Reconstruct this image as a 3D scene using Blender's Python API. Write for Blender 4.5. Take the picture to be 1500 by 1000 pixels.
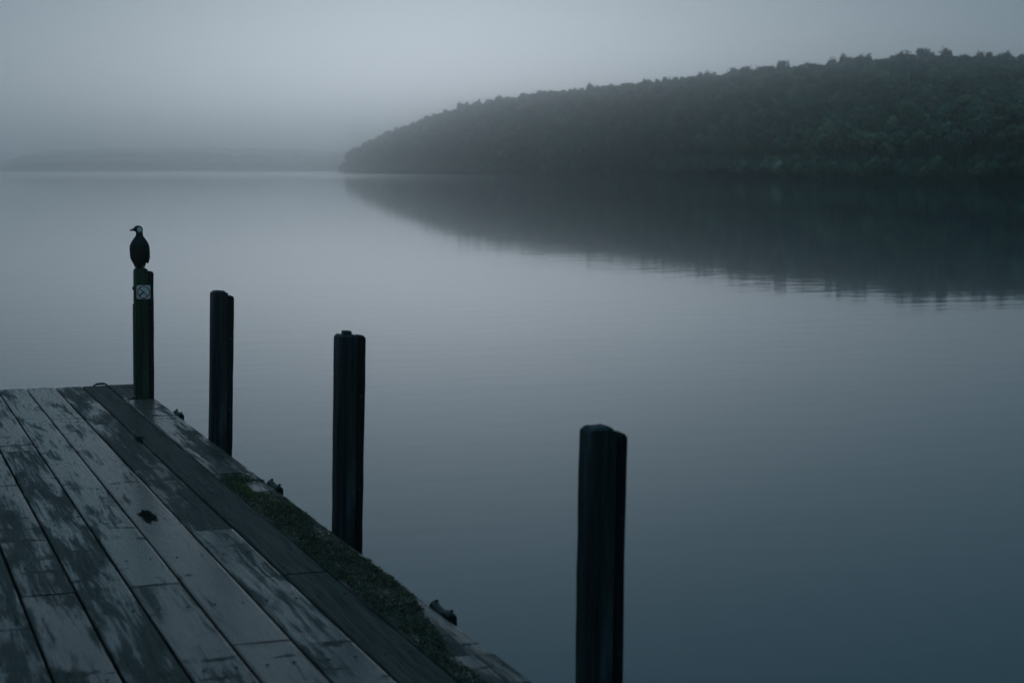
import bpy, bmesh, math, random
import numpy as np
from mathutils import Vector, Matrix, Euler, noise as mnoise

random.seed(11)
RNG = np.random.default_rng(11)
scene = bpy.context.scene
for o in list(bpy.data.objects):
    bpy.data.objects.remove(o)
COL = scene.collection
R = math.radians

# ------------------------------------------------------------------ camera
DECK_Z = 0.0
WATER_Z = -0.8
cam_d = bpy.data.cameras.new('camera')
cam = bpy.data.objects.new('camera', cam_d)
COL.objects.link(cam)
cam.location = (0, 0, 1.7)
cam.rotation_euler = (R(90 - 5.4546), 0, R(-19.989))
cam_d.sensor_width = 36
cam_d.lens = 63.84
cam_d.clip_start = 0.1
cam_d.clip_end = 40000
cam_d.dof.use_dof = True
cam_d.dof.focus_distance = 13.2
cam_d.dof.aperture_fstop = 4.5
scene.camera = cam

# ------------------------------------------------------------------ sky, sun, exposure
SUN_EL, SUN_AZ = 1.0, 17.5          # azimuth measured from +Y towards +X
world = bpy.data.worlds.new('World')
scene.world = world
world.use_nodes = True
wn, wl = world.node_tree.nodes, world.node_tree.links
wn.clear()
wout = wn.new('ShaderNodeOutputWorld')
wbg = wn.new('ShaderNodeBackground')
sky = wn.new('ShaderNodeTexSky')
sky.sky_type = 'NISHITA'
sky.sun_disc = False
sky.sun_elevation = R(SUN_EL)
sky.sun_rotation = R(SUN_AZ)
sky.altitude = 0
sky.air_density = 0.25
sky.dust_density = 0.5
sky.ozone_density = 1.0
bw = wn.new('ShaderNodeRGBToBW')            # dawn light veiled by thick mist: the sky's own brightness, its colour greyed to blue
wl.new(sky.outputs[0], bw.inputs[0])
tint = wn.new('ShaderNodeMix'); tint.data_type = 'RGBA'; tint.blend_type = 'MULTIPLY'
tint.inputs[0].default_value = 1.0
wl.new(bw.outputs[0], tint.inputs[6])
tint.inputs[7].default_value = (0.97, 1.0, 1.07, 1)
wtc = wn.new('ShaderNodeTexCoord')           # overcast dome of the blue hour: dim at the horizon, brighter overhead, even all round
wsep = wn.new('ShaderNodeSeparateXYZ'); wl.new(wtc.outputs['Generated'], wsep.inputs[0])
wlift = wn.new('ShaderNodeMath'); wlift.operation = 'MULTIPLY_ADD'; wlift.use_clamp = True
wl.new(wsep.outputs['Z'], wlift.inputs[0]); wlift.inputs[1].default_value = 0.80; wlift.inputs[2].default_value = 0.20
wdome = wn.new('ShaderNodeMix'); wdome.data_type = 'RGBA'; wdome.blend_type = 'MULTIPLY'
wdome.inputs[0].default_value = 1.0
wl.new(wlift.outputs[0], wdome.inputs[6]); wdome.inputs[7].default_value = (3.5, 11.0, 15.4, 1)
dome = wn.new('ShaderNodeMix'); dome.data_type = 'RGBA'; dome.blend_type = 'ADD'
dome.inputs[0].default_value = 1.0
wl.new(tint.outputs[2], dome.inputs[6]); wl.new(wdome.outputs[2], dome.inputs[7])
wl.new(dome.outputs[2], wbg.inputs['Color'])
wbg.inputs['Strength'].default_value = 0.05
wl.new(wbg.outputs[0], wout.inputs['Surface'])

sun_d = bpy.data.lights.new('sun', 'SUN')
sun_d.energy = 0.03
sun_d.angle = R(90)
sun_d.color = (1.0, 0.95, 0.9)
sun = bpy.data.objects.new('sun', sun_d)
COL.objects.link(sun)
sd = Vector((math.sin(R(SUN_AZ)) * math.cos(R(SUN_EL)), math.cos(R(SUN_AZ)) * math.cos(R(SUN_EL)), math.sin(R(SUN_EL))))
sun.rotation_euler = sd.to_track_quat('Z', 'Y').to_euler()
sun.location = (0, 0, 60)

vs = scene.view_settings
vs.view_transform = 'Standard'
vs.look = 'None'
vs.exposure = -0.85
vs.gamma = 1.0
vs.use_curve_mapping = False
cy = scene.cycles
cy.max_bounces = 12
cy.volume_bounces = 8
cy.transparent_max_bounces = 4
cy.use_denoising = True
cy.sample_clamp_indirect = 4

# ------------------------------------------------------------------ helpers
def link(o, parent=None):
    COL.objects.link(o)
    if parent is not None:
        o.parent = parent
    return o

def tag(o, label=None, cat=None, group=None, kind=None):
    if label: o['label'] = label
    if cat: o['category'] = cat
    if group: o['group'] = group
    if kind: o['kind'] = kind
    return o

def empty(name, loc=(0, 0, 0), rot=(0, 0, 0)):
    o = bpy.data.objects.new(name, None)
    o.empty_display_size = 0.2
    o.location = loc
    o.rotation_euler = rot
    return link(o)

def mesh_obj(name, bm, mats, parent=None, smooth=False):
    me = bpy.data.meshes.new(name)
    bm.normal_update()
    bm.to_mesh(me)
    bm.free()
    for m in (mats if isinstance(mats, (list, tuple)) else [mats]):
        me.materials.append(m)
    if smooth:
        me.shade_smooth()
    return link(bpy.data.objects.new(name, me), parent)

def np_mesh(name, verts, faces, mat, parent=None, smooth=False, colors=None):
    """faces: (n,k) int array, colors: (nverts,3) stored as attribute 'tint'"""
    me = bpy.data.meshes.new(name)
    verts = np.asarray(verts, np.float32)
    faces = np.asarray(faces, np.int32)
    n, k = faces.shape
    me.vertices.add(len(verts))
    me.vertices.foreach_set('co', verts.ravel())
    me.loops.add(n * k)
    me.loops.foreach_set('vertex_index', faces.ravel())
    me.polygons.add(n)
    me.polygons.foreach_set('loop_start', np.arange(0, n * k, k, dtype=np.int32))
    me.polygons.foreach_set('loop_total', np.full(n, k, np.int32))
    if colors is not None:
        a = me.attributes.new('tint', 'FLOAT_COLOR', 'POINT')
        c = np.ones((len(verts), 4), np.float32)
        c[:, :3] = colors
        a.data.foreach_set('color', c.ravel())
    me.update(calc_edges=True)
    me.validate()
    me.materials.append(mat)
    if smooth:
        me.shade_smooth()
    return link(bpy.data.objects.new(name, me), parent)

def bm_box(bm, x0, x1, y0, y1, z0, z1, bevel=0.0, seg=1):
    r = bmesh.ops.create_cube(bm, size=1)
    vs_ = r['verts']
    bmesh.ops.scale(bm, verts=vs_, vec=(x1 - x0, y1 - y0, z1 - z0))
    bmesh.ops.translate(bm, verts=vs_, vec=((x0 + x1) / 2, (y0 + y1) / 2, (z0 + z1) / 2))
    if bevel:
        es = list({e for v in vs_ for e in v.link_edges})
        bmesh.ops.bevel(bm, geom=es, offset=bevel, segments=seg, affect='EDGES', profile=0.6)
    return bm

def smooth_noise(x, y, z=0.0):
    return mnoise.noise(Vector((x, y, z)))

# ------------------------------------------------------------------ materials
def new_mat(name):
    m = bpy.data.materials.new(name)
    m.use_nodes = True
    nt = m.node_tree
    return m, nt, nt.nodes, nt.links, nt.nodes['Principled BSDF']

def N(nodes, t, **kw):
    n = nodes.new(t)
    for k, v in kw.items():
        setattr(n, k, v)
    return n

def math_node(nodes, links, op, a, b=None, c=None, clamp=False):
    n = nodes.new('ShaderNodeMath')
    n.operation = op
    n.use_clamp = clamp
    for i, v in enumerate((a, b, c)):
        if v is None: continue
        if isinstance(v, (int, float)):
            n.inputs[i].default_value = v
        else:
            links.new(v, n.inputs[i])
    return n.outputs[0]

def ramp(nodes, links, fac, p0, p1, c0=0.0, c1=1.0):
    n = nodes.new('ShaderNodeMapRange')
    n.interpolation_type = 'SMOOTHSTEP'
    links.new(fac, n.inputs['Value'])
    n.inputs['From Min'].default_value = p0
    n.inputs['From Max'].default_value = p1
    n.inputs['To Min'].default_value = c0
    n.inputs['To Max'].default_value = c1
    return n.outputs['Result']

def mixc(nodes, links, fac, a, b):
    n = nodes.new('ShaderNodeMix')
    n.data_type = 'RGBA'
    if isinstance(fac, (int, float)): n.inputs[0].default_value = fac
    else: links.new(fac, n.inputs[0])
    for i, v in ((6, a), (7, b)):
        if isinstance(v, tuple): n.inputs[i].default_value = (*v, 1)
        else: links.new(v, n.inputs[i])
    return n.outputs[2]

def noise_tex(nodes, links, vec, scale, detail=4, rough=0.55, dist=0.0):
    n = nodes.new('ShaderNodeTexNoise')
    n.inputs['Scale'].default_value = scale
    n.inputs['Detail'].default_value = detail
    n.inputs['Roughness'].default_value = rough
    n.inputs['Distortion'].default_value = dist
    if vec is not None: links.new(vec, n.inputs['Vector'])
    return n.outputs['Fac']

def mapping(nodes, links, vec, scale=(1, 1, 1), loc=None):
    n = nodes.new('ShaderNodeMapping')
    n.inputs['Scale'].default_value = scale
    links.new(vec, n.inputs['Vector'])
    if loc is not None: links.new(loc, n.inputs['Location'])
    return n.outputs[0]

def mat_water():
    m, nt, n, l, b = new_mat('lake_water')
    tc = n.new('ShaderNodeTexCoord')
    b.inputs['Base Color'].default_value = (0.001, 0.042, 0.060, 1)
    b.inputs['IOR'].default_value = 1.333
    b.inputs['Roughness'].default_value = 0.03
    dist = n.new('ShaderNodeVectorMath'); dist.operation = 'LENGTH'; l.new(tc.outputs['Object'], dist.inputs[0])
    l.new(ramp(n, l, dist.outputs['Value'], 150.0, 800.0, 0.03, 0.13), b.inputs['Roughness'])   # ruffled water farther out
    v1 = mapping(n, l, tc.outputs['Object'], (0.55, 1.0, 1))
    n1 = noise_tex(n, l, v1, 1.6, 3, 0.5)
    n2 = noise_tex(n, l, mapping(n, l, tc.outputs['Object'], (0.25, 0.5, 1)), 0.35, 2, 0.5)
    patch = ramp(n, l, noise_tex(n, l, tc.outputs['Object'], 0.02, 2, 0.5), 0.35, 0.7, 0.35, 1.0)
    h = math_node(n, l, 'MULTIPLY', n1, patch)
    h = math_node(n, l, 'ADD', h, math_node(n, l, 'MULTIPLY', n2, 1.2))
    bp = n.new('ShaderNodeBump')
    bp.inputs['Strength'].default_value = 1.0
    bp.inputs['Distance'].default_value = 0.0036
    l.new(h, bp.inputs['Height'])
    l.new(bp.outputs[0], b.inputs['Normal'])
    return m

def mat_plank():
    """weathered jetty plank: rain film lying on it in patches, dark rough damp wood between.
    object colour: r = how much of it is dry/dark, g = hue, b = offset"""
    m, nt, n, l, b = new_mat('weathered_plank')
    tc = n.new('ShaderNodeTexCoord')
    oi = n.new('ShaderNodeObjectInfo')
    sep = n.new('ShaderNodeSeparateColor')
    l.new(oi.outputs['Color'], sep.inputs[0])
    off = n.new('ShaderNodeCombineXYZ')
    o1 = math_node(n, l, 'MULTIPLY', sep.outputs['Blue'], 57.0)
    l.new(o1, off.inputs[0]); l.new(o1, off.inputs[1]); l.new(o1, off.inputs[2])
    obj = tc.outputs['Object']
    # long grain
    gv = mapping(n, l, obj, (64, 1.5, 8), off.outputs[0])
    warp = noise_tex(n, l, mapping(n, l, obj, (5, 1.1, 2), off.outputs[0]), 1.0, 3, 0.5, 0.6)
    gw = n.new('ShaderNodeVectorMath'); gw.operation = 'MULTIPLY_ADD'
    cw = n.new('ShaderNodeCombineXYZ'); l.new(warp, cw.inputs[0]); l.new(warp, cw.inputs[1])
    l.new(cw.outputs[0], gw.inputs[0]); gw.inputs[1].default_value = (6, 0.4, 0); l.new(gv, gw.inputs[2])
    grain = noise_tex(n, l, gw.outputs[0], 1.0, 6, 0.62)
    fine = noise_tex(n, l, mapping(n, l, obj, (160, 6, 20), off.outputs[0]), 1.0, 3, 0.6)
    # water film patches
    pv = mapping(n, l, obj, (8.0, 1.15, 1), off.outputs[0])
    patch = noise_tex(n, l, pv, 1.0, 6, 0.66, 0.25)
    band = noise_tex(n, l, mapping(n, l, obj, (2.2, 8.0, 1), off.outputs[0]), 1.0, 4, 0.65, 0.3)
    dry = math_node(n, l, 'ADD', patch, math_node(n, l, 'MULTIPLY', math_node(n, l, 'SUBTRACT', grain, 0.5), 0.6))
    dry = math_node(n, l, 'ADD', dry, math_node(n, l, 'MULTIPLY', math_node(n, l, 'SUBTRACT', sep.outputs['Red'], 0.5), 0.75))
    bandm = ramp(n, l, band, 0.58, 0.70, 0.0, 0.26)
    dry = math_node(n, l, 'ADD', dry, bandm)
    drym = ramp(n, l, dry, 0.45, 0.63)
    # colours
    c_wet = mixc(n, l, grain, (0.080, 0.034, 0.031), (0.215, 0.105, 0.094))
    c_wet = mixc(n, l, sep.outputs['Green'], c_wet, mixc(n, l, 0.5, c_wet, (0.10, 0.085, 0.082)))
    gdark = ramp(n, l, grain, 0.32, 0.66)
    c_dry = mixc(n, l, gdark, (0.006, 0.006, 0.006), (0.075, 0.050, 0.042))
    c_dry = mixc(n, l, ramp(n, l, fine, 0.35, 0.65), c_dry, mixc(n, l, 0.35, c_dry, (0.10, 0.10, 0.09)))
    col = mixc(n, l, drym, c_wet, c_dry)
    checks = noise_tex(n, l, mapping(n, l, obj, (120, 0.9, 4), off.outputs[0]), 1.0, 2, 0.5, 0.3)
    chk = ramp(n, l, checks, 0.67, 0.71, 0.0, 0.8)
    col = mixc(n, l, chk, col, (0.008, 0.009, 0.009))
    # small spots and nail stains
    spots = noise_tex(n, l, mapping(n, l, obj, (26, 9, 1), off.outputs[0]), 1.0, 2, 0.5)
    spm = ramp(n, l, spots, 0.72, 0.80, 0.0, 0.85)
    col = mixc(n, l, spm, col, (0.010, 0.013, 0.014))
    l.new(col, b.inputs['Base Color'])
    rough = math_node(n, l, 'ADD', math_node(n, l, 'MULTIPLY', drym, 0.30), 0.27)
    rough = math_node(n, l, 'ADD', rough, math_node(n, l, 'MULTIPLY', spm, 0.3))
    rough = math_node(n, l, 'ADD', rough, math_node(n, l, 'MULTIPLY', math_node(n, l, 'SUBTRACT', fine, 0.5), 0.18))
    l.new(rough, b.inputs['Roughness'])
    spec = math_node(n, l, 'SUBTRACT', 0.34, math_node(n, l, 'MULTIPLY', drym, 0.26))
    l.new(spec, b.inputs['Specular IOR Level'])
    b.inputs['IOR'].default_value = 1.33
    bp = n.new('ShaderNodeBump')
    bp.inputs['Distance'].default_value = 0.004
    l.new(math_node(n, l, 'ADD', math_node(n, l, 'MULTIPLY', drym, 0.75), 0.08), bp.inputs['Strength'])
    l.new(math_node(n, l, 'SUBTRACT', math_node(n, l, 'ADD', grain, math_node(n, l, 'MULTIPLY', fine, 0.4)), chk), bp.inputs['Height'])
    l.new(bp.outputs[0], b.inputs['Normal'])
    return m

def mat_wood(name, c0, c1, rough=0.65, sx=30, streak=0.5, spec=0.25):
    m, nt, n, l, b = new_mat(name)
    tc = n.new('ShaderNodeTexCoord')
    g = noise_tex(n, l, mapping(n, l, tc.outputs['Object'], (sx, sx, 1.6)), 1.0, 6, 0.65, 0.4)
    big = noise_tex(n, l, mapping(n, l, tc.outputs['Object'], (14, 14, 2.2)), 1.0, 4, 0.6)
    col = mixc(n, l, ramp(n, l, g, 0.35, 0.68), c0, c1)
    col = mixc(n, l, ramp(n, l, big, 0.5, 0.72, 0, streak), col, tuple(min(1, v * 2.2 + 0.004) for v in c1))
    crack = ramp(n, l, noise_tex(n, l, mapping(n, l, tc.outputs['Object'], (sx * 2, sx * 2, 0.7)), 1.0, 2, 0.5, 0.2), 0.66, 0.70, 0.0, 0.9)
    col = mixc(n, l, crack, col, (0.002, 0.002, 0.002))
    g = math_node(n, l, 'SUBTRACT', g, crack)
    l.new(col, b.inputs['Base Color'])
    b.inputs['Roughness'].default_value = rough
    b.inputs['Specular IOR Level'].default_value = spec
    bp = n.new('ShaderNodeBump'); bp.inputs['Distance'].default_value = 0.006
    bp.inputs['Strength'].default_value = 0.6
    l.new(g, bp.inputs['Height']); l.new(bp.outputs[0], b.inputs['Normal'])
    return m

def mat_tint(name, rough=0.8, spec=0.2, mul=1.0):
    m, nt, n, l, b = new_mat(name)
    a = n.new('ShaderNodeAttribute'); a.attribute_name = 'tint'
    tc = n.new('ShaderNodeTexCoord')
    f = noise_tex(n, l, tc.outputs['Object'], 1.7, 2, 0.5)
    col = mixc(n, l, ramp(n, l, f, 0.3, 0.7, 0.0, 0.35), a.outputs['Color'], (0.03 * mul, 0.045 * mul, 0.03 * mul))
    l.new(col, b.inputs['Base Color'])
    b.inputs['Roughness'].default_value = rough
    b.inputs['Specular IOR Level'].default_value = spec
    return m

def mat_flat(name, col, rough=0.6, spec=0.4, var=0.25, scale=40.0, metal=0.0):
    m, nt, n, l, b = new_mat(name)
    tc = n.new('ShaderNodeTexCoord')
    f = noise_tex(n, l, tc.outputs['Object'], scale, 3, 0.6)
    c = mixc(n, l, ramp(n, l, f, 0.3, 0.7), tuple(v * (1 - var) for v in col), tuple(min(1, v * (1 + var)) for v in col))
    l.new(c, b.inputs['Base Color'])
    b.inputs['Roughness'].default_value = rough
    b.inputs['Specular IOR Level'].default_value = spec
    b.inputs['Metallic'].default_value = metal
    return m

def mat_hill():
    m, nt, n, l, b = new_mat('hill_undergrowth')
    tc = n.new('ShaderNodeTexCoord')
    f = noise_tex(n, l, tc.outputs['Object'], 0.5, 5, 0.6)
    l.new(mixc(n, l, f, (0.02, 0.03, 0.018), (0.05, 0.055, 0.03)), b.inputs['Base Color'])
    b.inputs['Roughness'].default_value = 0.95
    b.inputs['Specular IOR Level'].default_value = 0.1
    return m

M_WATER = mat_water()
M_PLANK = mat_plank()
M_BEAM = mat_wood('dark_bearer_wood', (0.02, 0.02, 0.018), (0.05, 0.047, 0.04), 0.8)
M_POST = mat_wood('tarred_post_wood', (0.006, 0.007, 0.008), (0.034, 0.037, 0.040), 0.65, 46, 0.8, 0.25)
M_GREEN = mat_wood('green_stained_post_wood', (0.012, 0.022, 0.012), (0.034, 0.055, 0.030), 0.6, 40, 0.5, 0.25)
M_FENDER = mat_wood('black_fender_wood', (0.003, 0.004, 0.005), (0.009, 0.011, 0.012), 0.7, 40, 0.2, 0.15)
M_STRIP = mat_wood('bare_brown_wood', (0.05, 0.035, 0.026), (0.16, 0.11, 0.08), 0.75, 40, 0.3, 0.2)
M_BLOCK = mat_wood('black_wet_timber', (0.004, 0.005, 0.005), (0.016, 0.017, 0.016), 0.5, 24, 0.2, 0.3)
M_LEAF = mat_tint('foliage', 0.75, 0.25, 2.0)
M_MOSS = mat_tint('moss_blades', 0.85, 0.15)
M_BARK = mat_wood('bark', (0.03, 0.026, 0.02), (0.09, 0.08, 0.065), 0.9, 6)
M_HILL = mat_hill()
M_IRON = mat_flat('rusted_iron', (0.02, 0.016, 0.013), 0.6, 0.4)
M_WHITE = mat_flat('white_sign_enamel', (0.90, 0.80, 0.74), 0.45, 0.4, 0.10, 60)
M_RED = mat_flat('red_sign_print', (0.62, 0.05, 0.04), 0.45, 0.4, 0.15, 60)
M_BLACK = mat_flat('black_sign_print', (0.012, 0.014, 0.018), 0.5, 0.3, 0.2, 60)
M_GREYP = mat_flat('grey_sign_print', (0.35, 0.36, 0.36), 0.5, 0.3, 0.2, 60)

# ------------------------------------------------------------------ lake
def build_lake():
    S = 6500.0
    v = [(-S, -S, 0), (S, -S, 0), (S, S, 0), (-S, S, 0)]
    o = np_mesh('lake_water', v, [(0, 1, 2, 3)], M_WATER)
    o.location = (0, 0, WATER_Z)
    tag(o, 'calm grey blue lake surface stretching out into the mist', 'water', kind='structure')
build_lake()

# ------------------------------------------------------------------ far shore ridges
def far_ridge(name, label, y0, az0, az1, height, seed, taper_l=0.12, taper_r=0.0):
    """a long low wooded ridge across the lake, built as terrain with a bumpy canopy"""
    nx, ny = 220, 12
    depth = 160.0
    V = []
    for j in range(ny + 1):
        tj = j / ny
        prof = math.sin(math.pi * min(1, tj * 1.0)) ** 0.8
        for i in range(nx + 1):
            ti = i / nx
            az = R(az0 + (az1 - az0) * ti)
            r = y0 / math.cos(az - R((az0 + az1) / 2)) + depth * tj
            x, y = r * math.sin(az), r * math.cos(az)
            e = min(1, ti / taper_l) if taper_l else 1
            e *= min(1, (1 - ti) / taper_r) if taper_r else 1
            e = e * e * (3 - 2 * e)
            h = height * (0.8 + 0.28 * smooth_noise(x * 0.0025 + seed, y * 0.0025) + 0.16 * smooth_noise(x * 0.016, y * 0.016 + seed))
            z = h * prof * e + (smooth_noise(x * 0.06, y * 0.06, seed) * 2.2 + smooth_noise(x * 0.17, y * 0.17, seed) * 1.4) * (1 if 0 < j < ny else 0) * e
            if j in (0, ny): z = -1.0
            V.append((x, y, WATER_Z + z))
    F = []
    for j in range(ny):
        for i in range(nx):
            a = j * (nx + 1) + i
            F.append((a, a + 1, a + nx + 2, a + nx + 1))
    o = np_mesh(name, V, F, M_HILL, smooth=True)
    tag(o, label, 'hills', kind='structure')
    return o
far_ridge('far_hills', 'low faint wooded shore across the lake, barely showing through mist', 1500, 4.0, 16.5, 8, 3.1, 0.10)
far_ridge('far_hills', 'faint middle ridge across the lake, fading into mist', 2000, 3.2, 17, 19, 8.7, 0.16)
far_ridge('far_hills', 'highest and faintest ridge behind the far shore in mist', 2700, 2.6, 18, 36, 15.2, 0.25)

# ------------------------------------------------------------------ headland
SHORE = [(330, -140), (235, -60), (182, 40), (163, 140), (166, 231), (170, 255), (181, 320), (199, 420),
         (211, 518), (217.5, 635), (228, 757), (244, 890), (261, 1003), (282, 1060), (318, 1110), (380, 1150)]
SY = np.array([p[1] for p in SHORE], float); SX = np.array([p[0] for p in SHORE], float)
RIDGE = [(-140, 12), (0, 17), (150, 20), (300, 17.0), (360, 19.8), (400, 23.0), (450, 24.8), (500, 26.0), (565, 26.4),
         (650, 26.6), (755, 27.6), (880, 27.4), (960, 25.0), (1010, 21), (1060, 15), (1110, 9), (1150, 3)]
RY = np.array([p[0] for p in RIDGE], float); RH = np.array([p[1] for p in RIDGE], float)

def shore_x(y): return np.interp(y, SY, SX)
def ground_h(x, y):
    """height above the lake at a place of the headland"""
    d = x - shore_x(y)
    w = 150.0
    t = np.clip(d / w, 0, 1)
    prof = np.sin(np.pi * t) ** 0.85
    return (np.interp(y, RY, RH) + 0.9) * prof

def build_hill():
    ny, nx = 150, 26
    ys = np.linspace(-140, 1150, ny + 1)
    V = []
    for y in ys:
        sx = float(shore_x(y))
        for i in range(nx + 1):
            d = 150.0 * i / nx
            x = sx + d
            z = float(ground_h(x, y)) + (0.7 * smooth_noise(x * .08, y * .08) if 0 < i < nx else 0)
            if i in (0, nx): z = -1.2
            V.append((x, y, WATER_Z + z))
    F = []
    for j in range(ny):
        for i in range(nx):
            a = j * (nx + 1) + i
            F.append((a, a + 1, a + nx + 2, a + nx + 1))
    o = np_mesh('hill', V, F, M_HILL, smooth=True)
    tag(o, 'steep bush covered headland rising from the lake on the right', 'hill', kind='structure')
build_hill()

# -------------------------------------------------- trees
def crown_arrays(n_leaf, seed, tall=1.0):
    """unit crown: radius about 1, centre at origin; leaf clumps spread through a lumpy volume"""
    r = np.random.default_rng(seed)
    nl = 10
    lobes = r.normal(size=(nl, 3)); lobes /= np.linalg.norm(lobes, axis=1)[:, None]
    lobes *= r.uniform(0.25, 0.72, (nl, 1)); lobes[:, 2] = np.abs(lobes[:, 2]) * 1.1 - 0.18
    lobes[0] = (0, 0, 0.35)
    rad = r.uniform(0.26, 0.50, nl)
    which = r.integers(0, nl, n_leaf)
    d = r.normal(size=(n_leaf, 3)); d /= np.linalg.norm(d, axis=1)[:, None]
    rr = r.uniform(0.55, 1.12, n_leaf) ** 0.8
    c = lobes[which] + d * (rad[which] * rr)[:, None]
    c[:, 2] *= tall
    nrm = d + r.normal(size=(n_leaf, 3)) * 0.45
    nrm /= np.linalg.norm(nrm, axis=1)[:, None]
    up = r.normal(size=(n_leaf, 3))
    u = np.cross(nrm, up); u /= np.linalg.norm(u, axis=1)[:, None]
    w = np.cross(nrm, u)
    s = r.uniform(0.07, 0.16, n_leaf)[:, None]
    a = r.uniform(0.5, 1.0, n_leaf)[:, None]
    quad = np.stack([c - u * s - w * s * a * 0.6, c + u * s * 0.7 - w * s * a, c + u * s + w * s * a * 0.7, c - u * s * 0.6 + w * s * a], 1)
    shade = r.uniform(0.6, 1.4, n_leaf)
    # core so that the middle of a crown is closed
    bm = bmesh.new()
    for k in range(0, nl, 2):
        rr_ = bmesh.ops.create_icosphere(bm, subdivisions=1, radius=float(rad[k]) * 0.95)
        bmesh.ops.translate(bm, verts=rr_['verts'], vec=Vector((lobes[k][0], lobes[k][1], lobes[k][2] * tall)))
    bm.verts.ensure_lookup_table()
    cv = np.array([v.co[:] for v in bm.verts])
    cf = np.array([[v.index for v in f.verts] for f in bm.faces])
    bm.free()
    # as triangles
    V = quad.reshape(-1, 3)
    q = np.arange(n_leaf)[:, None] * 4
    T = np.concatenate([q + np.array([[0, 1, 2]]), q + np.array([[0, 2, 3]])])
    V2 = np.concatenate([V, cv]); T2 = np.concatenate([T, cf + len(V)])
    sh = np.concatenate([np.repeat(shade, 4), np.full(len(cv), 0.8)])
    return V2, T2, sh

CROWNS_NEAR = [crown_arrays(230, 100 + k, t) for k, t in enumerate((1.0, 1.25, 0.9, 1.4, 1.1, 1.0))]
CROWNS_FAR = [crown_arrays(98, 200 + k, t) for k, t in enumerate((1.0, 1.2, 0.9, 1.35, 1.1))]

def tree_spots():
    pts = []
    sp = 3.1
    y = 150.0
    row = 0
    while y < 1146:
        d = 0.3 + (row % 2) * sp * 0.5
        while d < 82:
            jx, jy = RNG.uniform(-1.3, 1.3, 2)
            yy = y + jy
            x = float(shore_x(yy)) + max(0.2, d + jx)
            pts.append((x, yy))
            d += sp if (d > 50 or d < 8) else sp * 1.25
        y += sp * 0.92 * (1 + 0.45 * max(0, (y - 400) / 700))
        row += 1
    P = np.array(pts)
    z = ground_h(P[:, 0], P[:, 1])
    return P[:, 0], P[:, 1], z
TX, TY, TZ = tree_spots()
NT = len(TX)
TR = RNG.uniform(1.25, 2.5, NT) * (1 + 0.25 * np.clip((TY - 400) / 700, 0, 1))
big = RNG.random(NT) < 0.06
TR[big] *= 1.22
THT = TR * 0.7 + RNG.uniform(1.9, 4.9, NT)            # height of the crown's centre
shore_row = (TX - shore_x(TY)) < 3.0
THT[shore_row] = TR[shore_row] * 0.75                            # those at the water lean low over it
TROT = RNG.uniform(0, 6.28, NT)
base_cols = np.array([(0.075, 0.105, 0.055), (0.095, 0.120, 0.065), (0.060, 0.085, 0.058), (0.12, 0.125, 0.065),
                      (0.15, 0.13, 0.07), (0.19, 0.19, 0.13), (0.17, 0.11, 0.07)])
pick = RNG.choice(len(base_cols), NT, p=[0.27, 0.25, 0.22, 0.12, 0.07, 0.04, 0.03])
TCOL = base_cols[pick] * np.clip(RNG.lognormal(0.05, 0.42, (NT, 1)), 0.4, 2.2)
TCOL *= np.array([1.0 + 0.55 * smooth_noise(x * 0.035, y * 0.02, 3.0) for x, y in zip(TX, TY)])[:, None]

# which of them stand on the skyline or at the tip: those can be told apart and are things
def skyline_ids():
    cz = WATER_Z + TZ + THT + TR * 0.9 - 1.7
    r = np.hypot(TX, TY)
    el = cz / r
    az = np.degrees(np.arctan2(TX, TY))
    ids = []
    for a in np.arange(14.6, 37.2, 0.30):
        k = np.where((az >= a) & (az < a + 0.30))[0]
        if len(k): ids.append(int(k[np.argmax(el[k])]))
    tip = np.where((TY > 985) & (az < 15.9) & shore_row)[0]
    tip = tip[np.argsort(az[tip])][:3]
    return sorted(set(ids)), [int(t) for t in tip]
SKY_IDS, TIP_IDS = skyline_ids()
INDIV = set(SKY_IDS) | set(TIP_IDS)

def build_wood():
    VV, TT, CC = [], [], []
    base = 0
    for i in range(NT):
        if i in INDIV: continue
        near = TY[i] < 470
        V, T, sh = (CROWNS_NEAR[i % 6] if near else CROWNS_FAR[i % 5])
        c, s = math.cos(TROT[i]), math.sin(TROT[i])
        r = TR[i]
        X = (V[:, 0] * c - V[:, 1] * s) * r + TX[i]
        Y = (V[:, 0] * s + V[:, 1] * c) * r + TY[i]
        Z = V[:, 2] * r + WATER_Z + TZ[i] + THT[i]
        VV.append(np.stack([X, Y, Z], 1)); TT.append(T + base); base += len(V)
        CC.append(TCOL[i][None] * sh[:, None])
        # trunk
        t = 0.09 * r
        z0, z1 = WATER_Z + TZ[i] - 0.6, WATER_Z + TZ[i] + THT[i]
        tv = np.array([(TX[i] + t * math.cos(a) * q, TY[i] + t * math.sin(a) * q, z) for z, q in ((z0, 1), (z1, .5)) for a in (0, 2.1, 4.2)])
        VV.append(tv)
        TT.append(np.array([(0, 1, 4), (0, 4, 3), (1, 2, 5), (1, 5, 4), (2, 0, 3), (2, 3, 5)]) + base); base += 6
        CC.append(np.full((6, 3), 0.05))
    o = np_mesh('hillside_wood', np.concatenate(VV), np.concatenate(TT), M_LEAF, colors=np.concatenate(CC))
    tag(o, 'dense mixed bush covering the misty headland down to the water', 'wood', kind='stuff')
build_wood()

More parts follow.
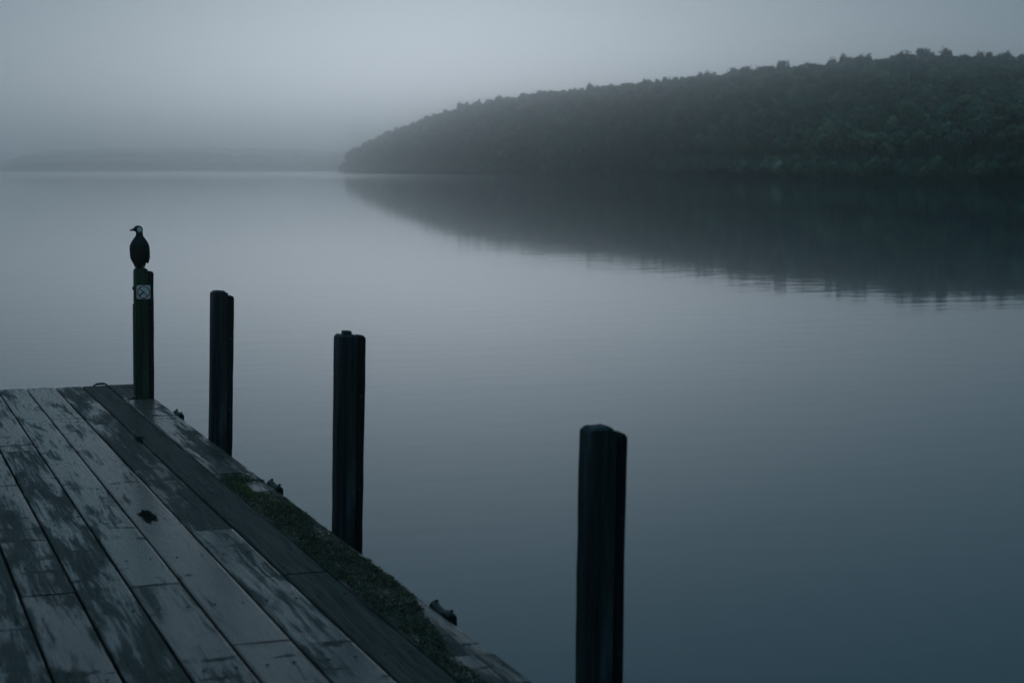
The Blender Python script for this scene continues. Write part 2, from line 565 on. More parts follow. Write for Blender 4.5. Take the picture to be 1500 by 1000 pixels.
def build_single_trees():
    protos = []
    for k, tall in enumerate((1.0, 1.25, 1.5, 0.95, 1.15, 1.35)):
        V, T, sh = crown_arrays(420, 300 + k, tall)
        me = bpy.data.meshes.new('crown')
        protos.append((V, T, sh))
    trunk_bm = bmesh.new()
    prev = None
    rings = [(0, 0, -0.35, 0.10), (0.02, 0, 0.4, 0.075), (-0.01, 0.03, 0.8, 0.06), (0.02, 0.0, 1.15, 0.035)]
    for (x, y, z, r) in rings:
        ring = [trunk_bm.verts.new((x + r * math.cos(a * math.pi / 3), y + r * math.sin(a * math.pi / 3), z)) for a in range(6)]
        if prev:
            for q in range(6):
                trunk_bm.faces.new((prev[q], prev[(q + 1) % 6], ring[(q + 1) % 6], ring[q]))
        prev = ring
    for ang in (0.4, 2.4, 4.3):            # limbs
        ca, sa = math.cos(ang), math.sin(ang)
        a_ = [trunk_bm.verts.new((0.035 * math.cos(t), 0.035 * math.sin(t), 0.62)) for t in (0, 2.1, 4.2)]
        b_ = [trunk_bm.verts.new((ca * 0.34 + 0.015 * math.cos(t), sa * 0.34 + 0.015 * math.sin(t), 1.05)) for t in (0, 2.1, 4.2)]
        for q in range(3):
            trunk_bm.faces.new((a_[q], a_[(q + 1) % 3], b_[(q + 1) % 3], b_[q]))
    tme = bpy.data.meshes.new('trunk'); trunk_bm.to_mesh(tme); trunk_bm.free(); tme.materials.append(M_BARK)
    crown_cache = {}
    def crown_mesh(k, colk):
        if (k, colk) not in crown_cache:
            V, T, sh = protos[k]
            tmp = np_mesh('crown', V, T, M_LEAF, colors=base_cols[colk][None] * sh[:, None])
            me = tmp.data
            bpy.data.objects.remove(tmp)
            crown_cache[(k, colk)] = me
        return crown_cache[(k, colk)]
    order = sorted(SKY_IDS, key=lambda i: math.atan2(TX[i], TY[i])) + TIP_IDS
    for n_, i in enumerate(order):
        o = empty('leafy_tree', (TX[i], TY[i], WATER_Z + TZ[i]))
        o.rotation_euler.z = TROT[i]
        if i in TIP_IDS:
            tag(o, 'low dark tree leaning over the water at the tip of the headland', 'tree', 'trees at the tip of the headland')
        elif TY[i] > 960:
            tag(o, 'misty tree on the falling skyline just behind the headland tip', 'tree', 'skyline trees near the tip')
        elif TY[i] > 600:
            tag(o, 'pale grey tree on the misty middle stretch of the headland skyline', 'tree', 'skyline trees on the middle stretch')
        else:
            tag(o, 'dark tree crowning the high right end of the headland skyline', 'tree', 'skyline trees on the high right end')
        t = link(bpy.data.objects.new('trunk', tme), o)
        t.scale = (TR[i], TR[i], THT[i])
        c = link(bpy.data.objects.new('crown', crown_mesh((i * 7) % 6, int(pick[i]))), o)
        c.location = (0, 0, THT[i])
        c.scale = (TR[i],) * 3
build_single_trees()

# ------------------------------------------------------------------ jetty
PW = 0.2135
GAP = 0.010
X_EDGE = 2.082
COLS = []            # right to left: (x0, x1)
xr = X_EDGE
bounds = [2.082, 1.856, 1.662, 1.456, 1.236, 1.022, 0.808, 0.588, 0.373]
while bounds[-1] > -2.2:
    bounds.append(bounds[-1] - PW)
Y_END, Y_BACK = 14.42, -3.5
JOINTS = {0: [13.60, 13.46, 9.98, 5.9, 2.2], 1: [10.9, 7.38, 3.4], 2: [12.2, 8.42, 4.6, 1.0], 3: [10.50, 6.33, 2.0], 4: [7.375, 3.1],
          5: [11.19, 5.2, 1.2], 6: [7.35, 3.3], 7: [9.6, 5.0, 1.0]}
DRY = {0: .60, 1: .84, 2: .58, 3: .40, 4: .42, 5: .46, 6: .56, 7: .62}
DRY_SEG = {(1, 7.38): .92, (2, 8.42): .50, (2, 12.2): .62, (3, 10.5): .33, (3, 6.33): .40, (5, 11.19): .60, (5, 5.2): .64, (4, 7.375): .46, (0, 13.46): .5, (0, 9.98): .60}

jetty = empty('jetty', (0.0, 7.0, 0.0))
tag(jetty, 'wet weathered wooden jetty of wide planks reaching out over the lake', 'jetty')

def plank(x0, x1, y0, y1, dry, seed):
    """one board: softly rounded arrises, slight cup and wander; origin at its centre"""
    r = random.Random(seed)
    w, L, t = x1 - x0, y1 - y0, 0.045
    cup = r.uniform(-0.0015, 0.0025)
    e = 0.006
    sec = [(-w / 2, -t), (-w / 2, -e), (-w / 2 + e * .5, -e * .25), (-w / 2 + e * 2, 0.0), (0, cup), (w / 2 - e * 2, 0.0), (w / 2 - e * .5, -e * .25), (w / 2, -e), (w / 2, -t)]
    n = max(2, int(L / 0.8))
    bm = bmesh.new()
    rows = []
    tz = r.uniform(-0.0025, 0.0025); tw = r.uniform(-0.006, 0.006)
    for j in range(n + 1):
        y = -L / 2 + L * j / n
        sidel = smooth_noise(seed * 3.1, y * 1.3) * 0.0025
        lift = smooth_noise(seed * 1.7 + 9, y * 0.9) * 0.0025 + tz
        rows.append([bm.verts.new((sx + (sidel if abs(sx) > w * .3 else 0), y, sz + lift + tw * sx)) for sx, sz in sec])
    for j in range(n):
        for k in range(len(sec) - 1):
            bm.faces.new((rows[j][k], rows[j][k + 1], rows[j + 1][k + 1], rows[j + 1][k]))
        bm.faces.new((rows[j][-1], rows[j][0], rows[j + 1][0], rows[j + 1][-1]))
    bm.faces.new(rows[0]); bm.faces.new(list(reversed(rows[-1])))
    bmesh.ops.recalc_face_normals(bm, faces=bm.faces)
    o = mesh_obj('plank', bm, M_PLANK, jetty, smooth=False)
    o.location = ((x0 + x1) / 2, (y0 + y1) / 2 - 7.0, 0)
    o.color = (max(0, min(1, dry)), r.random(), r.random(), 1)
    return o

seed = 1
for ci in range(len(bounds) - 1):
    x1, x0 = bounds[ci] - (GAP / 2 if ci else 0), bounds[ci + 1] + GAP / 2
    js = list(JOINTS.get(ci, []))
    if not js:
        y = random.uniform(9, 12)
        while y > -2: js.append(y); y -= random.uniform(3.2, 4.6)
    end = Y_END + random.uniform(-0.03, 0.03)
    tops = [end] + js
    bots = js + [Y_BACK]
    for k, (yt, yb) in enumerate(zip(tops, bots)):
        d = DRY.get(ci, random.uniform(.35, .6))
        if k > 0: d = DRY_SEG.get((ci, tops[k]), d)
        xx1 = x1
        if ci == 0 and abs(yt - 13.60) < 1e-6: xx1 = 1.93      # board cut back round the end post
        plank(x0, xx1, yb + 0.003, yt - 0.003, d, seed)
        seed += 1

# bearers, joists, the waler along the edge and the jetty's own piles
def beam(name, x0, x1, y0, y1, z0, z1):
    bm = bmesh.new()
    bm_box(bm, x0, x1, y0 - 7, y1 - 7, z0, z1, 0.006)
    return mesh_obj(name, bm, M_BEAM, jetty)
for y in np.arange(-3.2, 14.4, 0.92):
    beam('joist', -2.2, 2.05, y, y + 0.06, -0.195, -0.052)
for x in (-1.9, 0.0, 1.75):
    beam('bearer', x, x + 0.11, -3.4, 14.30, -0.40, -0.20)
beam('waler', 2.052, 2.078, -3.4, 13.40, -0.30, -0.052)
for y in (0.8, 5.2, 9.6, 14.0):
    for x in (-1.9, 0.0, 1.75):
        bm = bmesh.new()
        bmesh.ops.create_cone(bm, cap_ends=True, segments=12, radius1=0.11, radius2=0.10, depth=1.6)
        bmesh.ops.translate(bm, verts=bm.verts, vec=(x + 0.055, y - 7.0, -1.205))
        mesh_obj('pile', bm, M_BEAM, jetty, smooth=True)

# nail heads in pairs over the joists, only near enough to be seen
nail_bm = bmesh.new()
bmesh.ops.create_cone(nail_bm, cap_ends=True, segments=7, radius1=0.006, radius2=0.005, depth=0.003)
nail_me = bpy.data.meshes.new('nail_head'); nail_bm.to_mesh(nail_me); nail_bm.free(); nail_me.materials.append(M_IRON)
for ci in range(9):
    for y in np.arange(5.08, 14.4, 0.92):
        for q in (0.25, 0.75):
            if ci == 0 and y > 13.2: continue
            x = bounds[ci + 1] + (bounds[ci] - bounds[ci + 1]) * q + random.uniform(-.01, .01)
            o = link(bpy.data.objects.new('nail_head', nail_me), jetty)
            o.location = (x, y - 7.0 + 0.03 + random.uniform(-.008, .008), 0.003)

# ------------------------------------------------------------------ posts
def pile_mesh(name, w, z0, z1, top, mat, parent, seed, yd=None, cx=0.0, chamfer=0.006):
    """square sawn pile; 'top' lists (u, dz) along x for the worn head"""
    yd = yd or w
    r = random.Random(seed)
    bm = bmesh.new()
    c = chamfer
    sec = [(-w / 2 + c, -yd / 2), (w / 2 - c, -yd / 2), (w / 2, -yd / 2 + c), (w / 2, yd / 2 - c), (w / 2 - c, yd / 2), (-w / 2 + c, yd / 2), (-w / 2, yd / 2 - c), (-w / 2, -yd / 2 + c)]
    zs = list(np.linspace(z0, z1 - 0.03, 26)) + [z1 - 0.012]
    rows = []
    for j, z in enumerate(zs):
        k = 1.0 if j < len(zs) - 1 else 0.985
        rows.append([bm.verts.new((cx + x * k + (smooth_noise(seed + x * 9, z * 2.1) * 0.003 + smooth_noise(seed + x * 30, z * 9) * 0.002), y * k + (smooth_noise(seed + 5 + y * 9, z * 2.1) * 0.003 + smooth_noise(seed + 5 + y * 30, z * 9) * 0.002), z)) for x, y in sec])
    for a, b in zip(rows[:-1], rows[1:]):
        for k in range(8):
            bm.faces.new((a[k], a[(k + 1) % 8], b[(k + 1) % 8], b[k]))
    # worn head: a small height field over the section
    n = 8
    g = []
    us = [t[0] for t in top]; ds = [t[1] for t in top]
    for iy in range(n + 1):
        line = []
        for ix in range(n + 1):
            u, v = ix / n, iy / n
            x = (u - .5) * w * 0.97; y = (v - .5) * yd * 0.97
            m = max(abs(u - .5), abs(v - .5)) * 2
            dz = float(np.interp(u, us, ds)) + r.uniform(-.0015, .0015)
            if m > 0.99: dz = dz - 0.008
            # keep inside the chamfered section
            ex = max(0, abs(x) + abs(y) - (w / 2 + yd / 2 - c) * 0.985)
            x -= math.copysign(ex / 2, x); y -= math.copysign(ex / 2, y)
            line.append(bm.verts.new((cx + x, y, z1 + dz)))
        g.append(line)
    for iy in range(n):
        for ix in range(n):
            bm.faces.new((g[iy][ix], g[iy][ix + 1], g[iy + 1][ix + 1], g[iy + 1][ix]))
    # skirt from head down
    border = [g[0][i] for i in range(n + 1)] + [g[i][n] for i in range(1, n + 1)] + [g[n][i] for i in range(n - 1, -1, -1)] + [g[i][0] for i in range(n - 1, 0, -1)]
    low = [bm.verts.new((cx + (v.co.x - cx) * 1.012, v.co.y * 1.012, z1 - 0.02)) for v in border]
    for k in range(len(border)):
        q = (k + 1) % len(border)
        bm.faces.new((border[k], low[k], low[q], border[q]))
    bmesh.ops.recalc_face_normals(bm, faces=bm.faces)
    return mesh_obj(name, bm, mat, parent)

def bolt_heads(parent, pts, axis='Y', r=0.011):
    for p in pts:
        bm = bmesh.new()
        bmesh.ops.create_cone(bm, cap_ends=True, segments=6, radius1=r, radius2=r * .9, depth=0.010)
        if axis == 'Y': bmesh.ops.rotate(bm, verts=bm.verts, matrix=Matrix.Rotation(R(90), 3, 'X'))
        else: bmesh.ops.rotate(bm, verts=bm.verts, matrix=Matrix.Rotation(R(90), 3, 'Y'))
        bmesh.ops.translate(bm, verts=bm.verts, vec=p)
        mesh_obj('bolt_head', bm, M_IRON, parent)

POSTS = [  # x, y, top, lean, section, material, label, head profile, fender drop
    (1.998, 13.55, 0.968, 0.66, 0.092, M_GREEN, 'dark green timber post at the jetty end with a sign and a bird on top', [(0, -.002), (.6, 0), (.85, -.006), (1, -.012)], 0.028),
    (2.146, 11.37, 0.930, 1.58, 0.098, M_POST, 'dark timber post second from the jetty end, its worn top stepped', [(0, -.010), (.15, 0.002), (.78, .001), (1, -.012)], 0.030),
    (2.216, 8.50, 0.900, 1.36, 0.098, M_POST, 'dark timber post third from the jetty end with a small nub on top', [(0, 0), (1, -.002)], 0.004),
    (2.259, 5.42, 0.862, 0.72, 0.098, M_POST, 'nearest and largest dark timber post, standing right of the jetty', [(0, -.012), (.14, .000), (.78, .003), (1, -.008)], 0.020),
]
POST_ROOTS = []
for k, (x, y, top, lean, w, mat, lab, head, drop) in enumerate(POSTS):
    o = empty('mooring_post', (x, y, 0.0), (0, R(lean), 0))
    tag(o, lab, 'post', 'posts along the jetty edge')
    pile_mesh('pile', w, -2.0, top, head, mat, o, 20 + k)
    fw = 0.039
    pile_mesh('fender_board', fw, -1.6, top - drop, [(0, 0), (.6, 0), (1, -.006)], M_FENDER, o, 40 + k, yd=0.079, cx=w / 2 + fw / 2 + 0.001, chamfer=0.006)
    bolt_heads(o, [(w / 2 + fw / 2, -0.0425, top - 0.30), (w / 2 + fw / 2, -0.0425, top - 0.75)], 'Y', 0.008)
    POST_ROOTS.append(o)
# the nub on the third post
bm = bmesh.new()
bm_box(bm, -0.017, 0.022, -0.03, 0.03, 0.893, 0.917, 0.006, 2)
mesh_obj('nub', bm, M_POST, POST_ROOTS[2])
# bare brown strip with a bolt on the left side of the end post
bm = bmesh.new()
bm_box(bm, -0.0595, -0.0468, -0.048, 0.03, 0.02, 0.70, 0.003)
mesh_obj('side_strip', bm, M_STRIP, POST_ROOTS[0])
bm = bmesh.new()
bm_box(bm, -0.0535, -0.0468, -0.046, 0.03, 0.703, 0.95, 0.003)
mesh_obj('side_strip', bm, M_STRIP, POST_ROOTS[0])
bolt_heads(POST_ROOTS[0], [(-0.058, 0.0, 0.815)], 'X', 0.016)

# ------------------------------------------------------------------ sign on the end post
def ring_mesh(bm, r0, r1, y0, y1, seg=48):
    rows = []
    for rr, yy in ((r0, y0), (r1, y0), (r1, y1), (r0, y1)):
        rows.append([bm.verts.new((rr * math.cos(2 * math.pi * k / seg), yy, rr * math.sin(2 * math.pi * k / seg))) for k in range(seg)])
    for a in range(4):
        A, B = rows[a], rows[(a + 1) % 4]
        for k in range(seg):
            bm.faces.new((A[k], A[(k + 1) % seg], B[(k + 1) % seg], B[k]))
    bmesh.ops.recalc_face_normals(bm, faces=bm.faces)

def poly_plate(bm, pts, y0, y1):
    a = [bm.verts.new((x, y0, z)) for x, z in pts]
    b = [bm.verts.new((x, y1, z)) for x, z in pts]
    n = len(pts)
    bm.faces.new(a); bm.faces.new(list(reversed(b)))
    for k in range(n):
        bm.faces.new((a[k], b[k], b[(k + 1) % n], a[(k + 1) % n]))
    bmesh.ops.recalc_face_normals(bm, faces=bm.faces)

sign = empty('prohibition_sign', (2.016, 13.4985, 0.788), (0, R(0.66), 0))
tag(sign, 'small square white sign with red ring and slash on the end post', 'sign')
S2 = 0.0505
bm = bmesh.new(); bm_box(bm, -S2, S2, -0.003, 0.003, -S2, S2, 0.001); mesh_obj('plate', bm, M_WHITE, sign)
bm = bmesh.new(); ring_mesh(bm, 0.0395, 0.0475, -0.0048, -0.003); mesh_obj('red_ring', bm, M_RED, sign)
bm = bmesh.new(); poly_plate(bm, [(-0.031, 0.026), (-0.026, 0.031), (0.031, -0.026), (0.026, -0.031)], -0.0064, -0.0050); mesh_obj('red_slash', bm, M_RED, sign)
bm = bmesh.new(); poly_plate(bm, [(-0.036, -0.0225), (-0.030, -0.0315), (-0.012, -0.0165), (0.003, -0.003), (0.0085, 0.0035), (0.006, 0.0075), (0.0, 0.0065), (-0.008, -0.001), (-0.021, -0.012)], -0.0046, -0.003); mesh_obj('black_pictogram', bm, M_BLACK, sign)
for (px, pz, s) in ((0.014, 0.014, .003), (0.021, 0.010, .0022), (0.010, 0.023, .0022), (0.022, 0.020, .0028), (0.026, -0.004, .002), (0.0, 0.026, .002)):
    bm = bmesh.new(); poly_plate(bm, [(px - s, pz - s * .5), (px + s * .6, pz - s), (px + s, pz + s * .4), (px - s * .4, pz + s)], -0.0042, -0.003); mesh_obj('grey_fleck', bm, M_GREYP, sign)
for sx in (-1, 1):
    for sz in (-1, 1):
        bm = bmesh.new()
        bmesh.ops.create_cone(bm, cap_ends=True, segments=8, radius1=0.0045, radius2=0.004, depth=0.004, matrix=Matrix.Translation((sx * 0.0445, -0.0045, sz * 0.0445)) @ Matrix.Rotation(R(90), 4, 'X'))
        mesh_obj('screw', bm, M_IRON, sign)

# ------------------------------------------------------------------ bird
def mat_bird():
    m, nt, n, l, b = new_mat('black_plumage')
    tc = n.new('ShaderNodeTexCoord')
    f = noise_tex(n, l, mapping(n, l, tc.outputs['Object'], (160, 160, 60)), 1.0, 3, 0.6)
    dark = mixc(n, l, f, (0.004, 0.005, 0.006), (0.012, 0.013, 0.015))
    # white cheek: an ellipsoid of plumage on the near side of the head
    d = n.new('ShaderNodeVectorMath'); d.operation = 'SUBTRACT'
    l.new(tc.outputs['Object'], d.inputs[0]); d.inputs[1].default_value = (0.001, -0.030, 0.263)
    s = n.new('ShaderNodeVectorMath'); s.operation = 'DIVIDE'
    l.new(d.outputs[0], s.inputs[0]); s.inputs[1].default_value = (0.0185, 0.030, 0.0205)
    ln = n.new('ShaderNodeVectorMath'); ln.operation = 'LENGTH'; l.new(s.outputs[0], ln.inputs[0])
    wm = ramp(n, l, ln.outputs['Value'], 0.70, 1.10, 1.0, 0.0)
    col = mixc(n, l, wm, dark, (0.80, 0.80, 0.72))
    # horn coloured bill
    sp = n.new('ShaderNodeSeparateXYZ'); l.new(tc.outputs['Object'], sp.inputs[0])
    bm_ = math_node(n, l, 'MULTIPLY', ramp(n, l, sp.outputs['X'], -0.047, -0.042, 1, 0), ramp(n, l, sp.outputs['Z'], 0.235, 0.240))
    col = mixc(n, l, bm_, col, (0.05, 0.05, 0.035))
    l.new(col, b.inputs['Base Color'])
    b.inputs['Roughness'].default_value = 0.6
    b.inputs['Specular IOR Level'].default_value = 0.25
    return m

def build_bird():
    bm = bmesh.new()
    def ell(c, r, rot=(0, 0, 0), seg=20):
        M = Matrix.Translation(c) @ Euler([R(a) for a in rot]).to_matrix().to_4x4() @ Matrix.Diagonal((*r, 1))
        bmesh.ops.create_uvsphere(bm, u_segments=seg, v_segments=14, radius=1, matrix=M)
    def cone(a, b_, r0, r1):
        a, b_ = Vector(a), Vector(b_)
        d = b_ - a
        M = Matrix.Translation((a + b_) / 2) @ d.to_track_quat('Z', 'Y').to_matrix().to_4x4()
        bmesh.ops.create_cone(bm, cap_ends=True, segments=14, radius1=r0, radius2=r1, depth=d.length, matrix=M)
    # trunk: deep breast, narrow below; bird seen nearly from the front/back, head turned to screen left
    prof = [(-.004, .020), (0.004, .037), (.03, .046), (.055, .055), (.085, .064), (.115, .070), (.142, .0705), (.162, .0655), (.182, .055), (.203, .040), (.222, .0265), (.245, .0235), (.262, .020)]
    prev = None
    for z, hw in prof:
        q = z / .26
        ring = [bm.verts.new((hw * math.cos(t) - 0.002 * (1 - q), hw * 0.82 * math.sin(t) + 0.012 * (1 - q), z)) for t in np.linspace(0, 2 * math.pi, 28, endpoint=False)]
        if prev:
            for k in range(28): bm.faces.new((prev[k], prev[(k + 1) % 28], ring[(k + 1) % 28], ring[k]))
        else:
            bm.faces.new(list(reversed(ring)))
        prev = ring
    bm.faces.new(prev)
    # folded wings, their tips standing off the flanks
    ell((0.054, 0.014, 0.096), (0.017, 0.040, 0.062), (0, 3, 0))
    ell((-0.055, 0.014, 0.098), (0.015, 0.040, 0.062), (0, -5, 0))
    cone((0.058, 0.022, 0.075), (0.053, 0.045, 0.026), 0.016, 0.007)
    cone((-0.054, 0.022, 0.075), (-0.044, 0.050, 0.028), 0.016, 0.007)
    # head
    ell((-0.009, -0.005, 0.270), (0.032, 0.023, 0.0245), (0, -5, 0))
    ell((0.003, -0.003, 0.264), (0.0225, 0.022, 0.026))
    ell((-0.030, -0.008, 0.266), (0.016, 0.012, 0.0125))
    # bill
    cone((-0.034, -0.008, 0.265), (-0.062, -0.010, 0.2615), 0.0098, 0.0062)
    cone((-0.059, -0.010, 0.2620), (-0.068, -0.010, 0.2580), 0.0062, 0.0040)
    # tail behind, thighs and feet
    cone((0.0, 0.035, 0.050), (0.0, 0.085, -0.075), 0.024, 0.016)
    for s in (-1, 1):
        cone((0.020 * s, -0.004, 0.045), (0.020 * s, -0.010, 0.004), 0.013, 0.0075)
        ell((0.022 * s, -0.022, 0.004), (0.014, 0.022, 0.0045), (0, 0, -14 * s))
    me = bpy.data.meshes.new('bird'); bm.to_mesh(me); bm.free()
    tmp = bpy.data.objects.new('bird_build', me); COL.objects.link(tmp)
    rm = tmp.modifiers.new('r', 'REMESH'); rm.mode = 'VOXEL'; rm.voxel_size = 0.0032
    smd = tmp.modifiers.new('s', 'SMOOTH'); smd.factor = 0.5; smd.iterations = 5
    dg = bpy.context.evaluated_depsgraph_get()
    nm = bpy.data.meshes.new_from_object(tmp.evaluated_get(dg))
    bpy.data.objects.remove(tmp)
    nm.name = 'bird'
    nm.materials.clear(); nm.materials.append(mat_bird())
    nm.shade_smooth()
    root = empty('bird', (2.0, 13.535, 0.9695))
    root.rotation_euler = (0, 0, R(-9))
    root.scale = (1.04, 1.04, 1.05)
    tag(root, 'black bird with white cheek perched on the end post, looking left', 'bird')
    link(bpy.data.objects.new('body', nm), root)
    for s in (-1, 1):
        e = bmesh.new()
        bmesh.ops.create_uvsphere(e, u_segments=10, v_segments=8, radius=0.0035)
        bmesh.ops.translate(e, verts=e.verts, vec=(-0.024, -0.006 + s * 0.0195, 0.2745))
        mesh_obj('eye', e, M_BLACK, root, smooth=True)
build_bird()

# ------------------------------------------------------------------ black blocks on the outer edge
def edge_block(y, label, seed):
    """low mooring block bolted outside the edge: blunt near end, dipped middle, rounded far end"""
    L = 0.24
    r = random.Random(seed)
    o = empty('mooring_block', (2.102, y, 0.0))
    tag(o, label, 'mooring block', 'mooring blocks on the jetty edge')
    prof = [(-.5, .030), (-.47, .046), (-.30, .047), (-.22, .036), (-.12, .020), (.05, .021), (.20, .030), (.34, .041), (.45, .036), (.5, .012)]
    bm = bmesh.new()
    rows = []
    w = 0.018
    for (u, h) in prof:
        yy = u * L
        h = h * 0.38 + r.uniform(-.002, .002)
        rows.append([bm.verts.new(p) for p in ((-w, yy, -0.20), (-w, yy, h - .010), (-w + .012, yy, h), (w - .014, yy, h - .001), (w, yy, h - .014), (w, yy, -0.20))])
    for a, b in zip(rows[:-1], rows[1:]):
        for k in range(6):
            bm.faces.new((a[k], a[(k + 1) % 6], b[(k + 1) % 6], b[k]))
    bm.faces.new(rows[0]); bm.faces.new(list(reversed(rows[-1])))
    bmesh.ops.recalc_face_normals(bm, faces=bm.faces)
    mesh_obj('timber', bm, M_BLOCK, o)
    for yy, z in ((-0.098, 0.0175), (0.090, 0.015)):
        b2 = bmesh.new()
        bmesh.ops.create_cone(b2, cap_ends=True, segments=6, radius1=0.008, radius2=0.007, depth=0.008)
        bmesh.ops.translate(b2, verts=b2.verts, vec=(0.004, yy, z + .003))
        mesh_obj('bolt_head', b2, M_IRON, o)
edge_block(12.56, 'black timber block on the jetty edge nearest the end post', 3)
edge_block(9.51, 'black timber block on the jetty edge between second and third posts', 4)
edge_block(6.56, 'black timber block on the jetty edge nearest the camera', 5)

# iron staple at the far end
def build_staple():
    o = empty('iron_staple', (1.80, 14.40, 0.0))
    tag(o, 'small dark iron staple standing on the far end of jetty', 'staple')
    bm = bmesh.new()
    pts = [(-0.045, 0, -0.01), (-0.045, 0, 0.008), (-0.03, 0, 0.014), (0.03, 0, 0.016), (0.05, 0, 0.008), (0.052, 0, -0.01)]
    prev = None
    for i, p in enumerate(pts):
        ring = [bm.verts.new((p[0] + (0.009 * math.cos(a) if i in (0, 1, 4, 5) else 0), p[1] + 0.009 * math.sin(a), p[2] + (0.009 * math.cos(a) if i in (2, 3) else 0))) for a in (0, 1.05, 2.09, 3.14, 4.19, 5.24)]
        if prev:
            for k in range(6): bm.faces.new((prev[k], prev[(k + 1) % 6], ring[(k + 1) % 6], ring[k]))
        prev = ring
    bmesh.ops.recalc_face_normals(bm, faces=bm.faces)
    mesh_obj('bar', bm, M_IRON, o, smooth=True)
build_staple()

# ------------------------------------------------------------------ moss
def blades(spots, hgt, cols, name, label, cat, kind='stuff', width=0.004, loc=None):
    n = len(spots)
    P = np.asarray(spots, float)
    a = RNG.uniform(0, 6.28, n)
    h = hgt * RNG.uniform(0.4, 1.2, n) if np.isscalar(hgt) else hgt * RNG.uniform(0.6, 1.2, n)
    wd = width * RNG.uniform(0.6, 1.4, n)
    lean = RNG.uniform(0.2, 1.3, n)
    la = RNG.uniform(0, 6.28, n)
    ux, uy = np.cos(a) * wd, np.sin(a) * wd
    tx, ty = np.cos(la) * lean * h, np.sin(la) * lean * h
    V = np.stack([
        np.stack([P[:, 0] - ux, P[:, 1] - uy, P[:, 2]], 1),
        np.stack([P[:, 0] + ux, P[:, 1] + uy, P[:, 2]], 1),
        np.stack([P[:, 0] + ux * .8 + tx * .45, P[:, 1] + uy * .8 + ty * .45, P[:, 2] + h * .65], 1),
        np.stack([P[:, 0] - ux * .2 + tx, P[:, 1] - uy * .2 + ty, P[:, 2] + h], 1)], 1).reshape(-1, 3)
    F = np.arange(n * 4).reshape(-1, 4)
    C = np.repeat(np.asarray(cols), 4, axis=0)
    o = np_mesh(name, V, F, M_MOSS, colors=C)
    if kind: tag(o, label, cat, kind=kind)
    return o

def moss_amount(x, y):
    """0..1: how thick the moss lies at a place of the outer board"""
    u = (x - 1.856) / (2.082 - 1.856)
    n1 = smooth_noise(x * 9, y * 3.0, 2.0) * 0.5 + smooth_noise(x * 25, y * 11.0, 5.0) * 0.55
    a = 0.0
    if y < 10.15:
        a = 0.95 if y < 9.75 else (10.15 - y) / 0.4
        edge = 0.93 if y > 6.9 else max(0.30, 0.93 - (6.9 - y) * 0.62)       # bare outer strip near the camera
        a *= 1 - max(0, min(1, (u - edge) / 0.12))
        a *= max(0, min(1, (u + 0.06) / 0.10))
        if 9.35 < y < 9.65 and u > .45: a *= 0.15                               # bare patch by the block
    for yc, ln, k in ((10.75, .42, .75), (13.0, .35, .5), (12.35, .28, .45), (14.18, .22, .9)):
        q = abs(y - yc) / ln
        if q < 1: a = max(a, k * (1 - q * q) * (0.35 + 0.65 * min(1, max(0, u + .1))))
    return a + n1 * 0.7 if a > 0.03 else 0

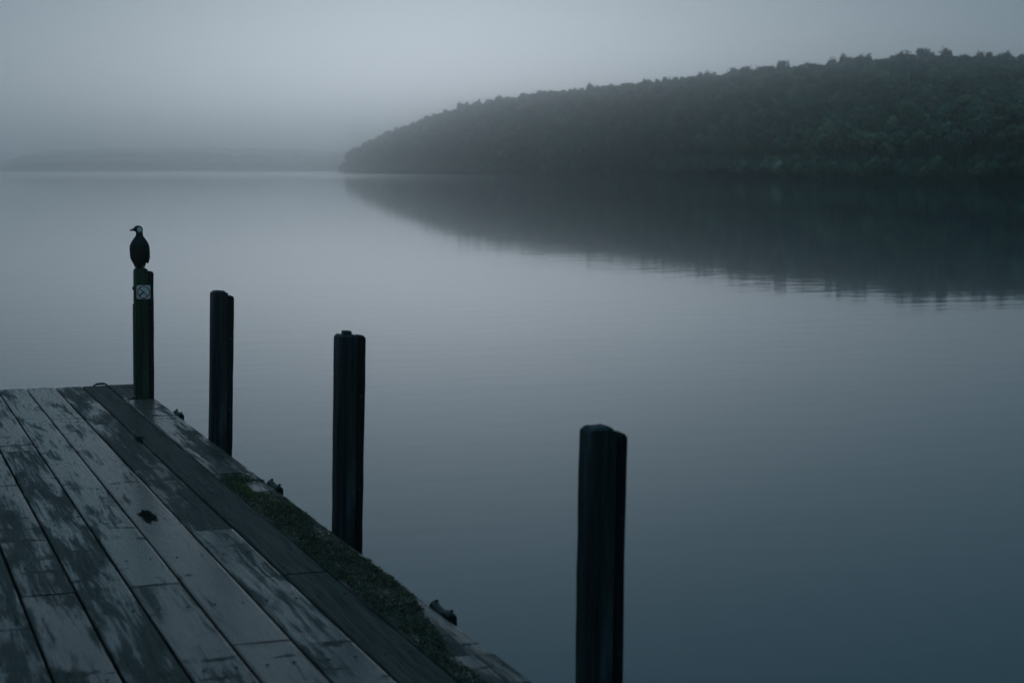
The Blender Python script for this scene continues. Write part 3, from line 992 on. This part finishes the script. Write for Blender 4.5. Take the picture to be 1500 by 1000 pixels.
def build_moss():
    sp, cl, hh = [], [], []
    tries = 60000
    xs = RNG.uniform(1.848, 2.080, tries); ys = RNG.uniform(4.2, 14.42, tries)
    ys = np.where(RNG.random(tries) < .6, RNG.uniform(4.2, 10.2, tries), ys)
    for x, y in zip(xs, ys):
        if x < 1.852 and random.random() < .6: continue
        a = moss_amount(x, y)
        if a < 0.56 or random.random() > a * 0.6: continue
        yel = math.exp(-((y - 9.3) / .30) ** 2 - ((x - 1.95) / .06) ** 2)
        v = smooth_noise(x * 14, y * 6, 7.0)
        g = np.array((0.060, 0.060, 0.038)) * (1 + 0.5 * v) * random.uniform(.6, 1.4)
        if random.random() < 0.42 + 0.40 * max(0, v): g = np.array((0.20, 0.15, 0.08)) * random.uniform(.5, 1.2)
        if random.random() < yel * .75: g = np.array((0.24, 0.20, 0.07)) * random.uniform(.6, 1.2)
        sp.append((x, y, 0.0015)); cl.append(g); hh.append(0.002 + 0.007 * max(0, a - 0.40) * random.uniform(.4, 1.5))
    blades(sp, np.array(hh), cl, 'moss', 'green brown moss and short grass along the outer jetty board', 'moss', width=0.0035)
build_moss()

def clump(name, label, x, y, rx, ry, h, n, col, cat):
    sp, cl, hh = [], [], []
    for _ in range(n):
        a, q = random.uniform(0, 6.28), math.sqrt(random.random())
        q *= 0.75 + 0.5 * smooth_noise(math.cos(a) * 1.7 + x * 5, math.sin(a) * 1.7) + 0.05 * math.sin(a * 5)
        sp.append((x + rx * q * math.cos(a), y + ry * q * math.sin(a), 0.001))
        cl.append(np.array(col) * random.uniform(.5, 1.5))
        hh.append(h * (1.05 - q * q) + 0.003)
    o = blades(sp, np.array(hh), cl, name, label, cat, kind=None, width=0.0022)
    tag(o, label, cat)
clump('weed_clump', 'dark clump of weed lying in the middle of a plank', 1.325, 8.86, 0.046, 0.24, 0.006, 1300, (0.022, 0.026, 0.022), 'weed')
clump('weed_tuft', 'small dark tuft growing from the gap between planks', 1.655, 11.38, 0.020, 0.16, 0.022, 140, (0.03, 0.035, 0.03), 'weed')

# ------------------------------------------------------------------ mist
def build_haze():
    m = bpy.data.materials.new('mist')
    m.use_nodes = True
    n, l = m.node_tree.nodes, m.node_tree.links
    n.clear()
    out = n.new('ShaderNodeOutputMaterial')
    pv = n.new('ShaderNodeVolumePrincipled')
    pv.inputs['Color'].default_value = (0.992, 0.995, 0.998, 1)
    pv.inputs['Density'].default_value = 0.00125
    pv.inputs['Anisotropy'].default_value = 0.97
    l.new(pv.outputs[0], out.inputs['Volume'])
    bm = bmesh.new()
    bm_box(bm, -6800, 6800, -6800, 6800, WATER_Z - 2.5, 92)
    o = mesh_obj('haze', bm, m)
    tag(o, 'pale grey mist hanging over the whole lake', 'mist', kind='stuff')
build_haze()
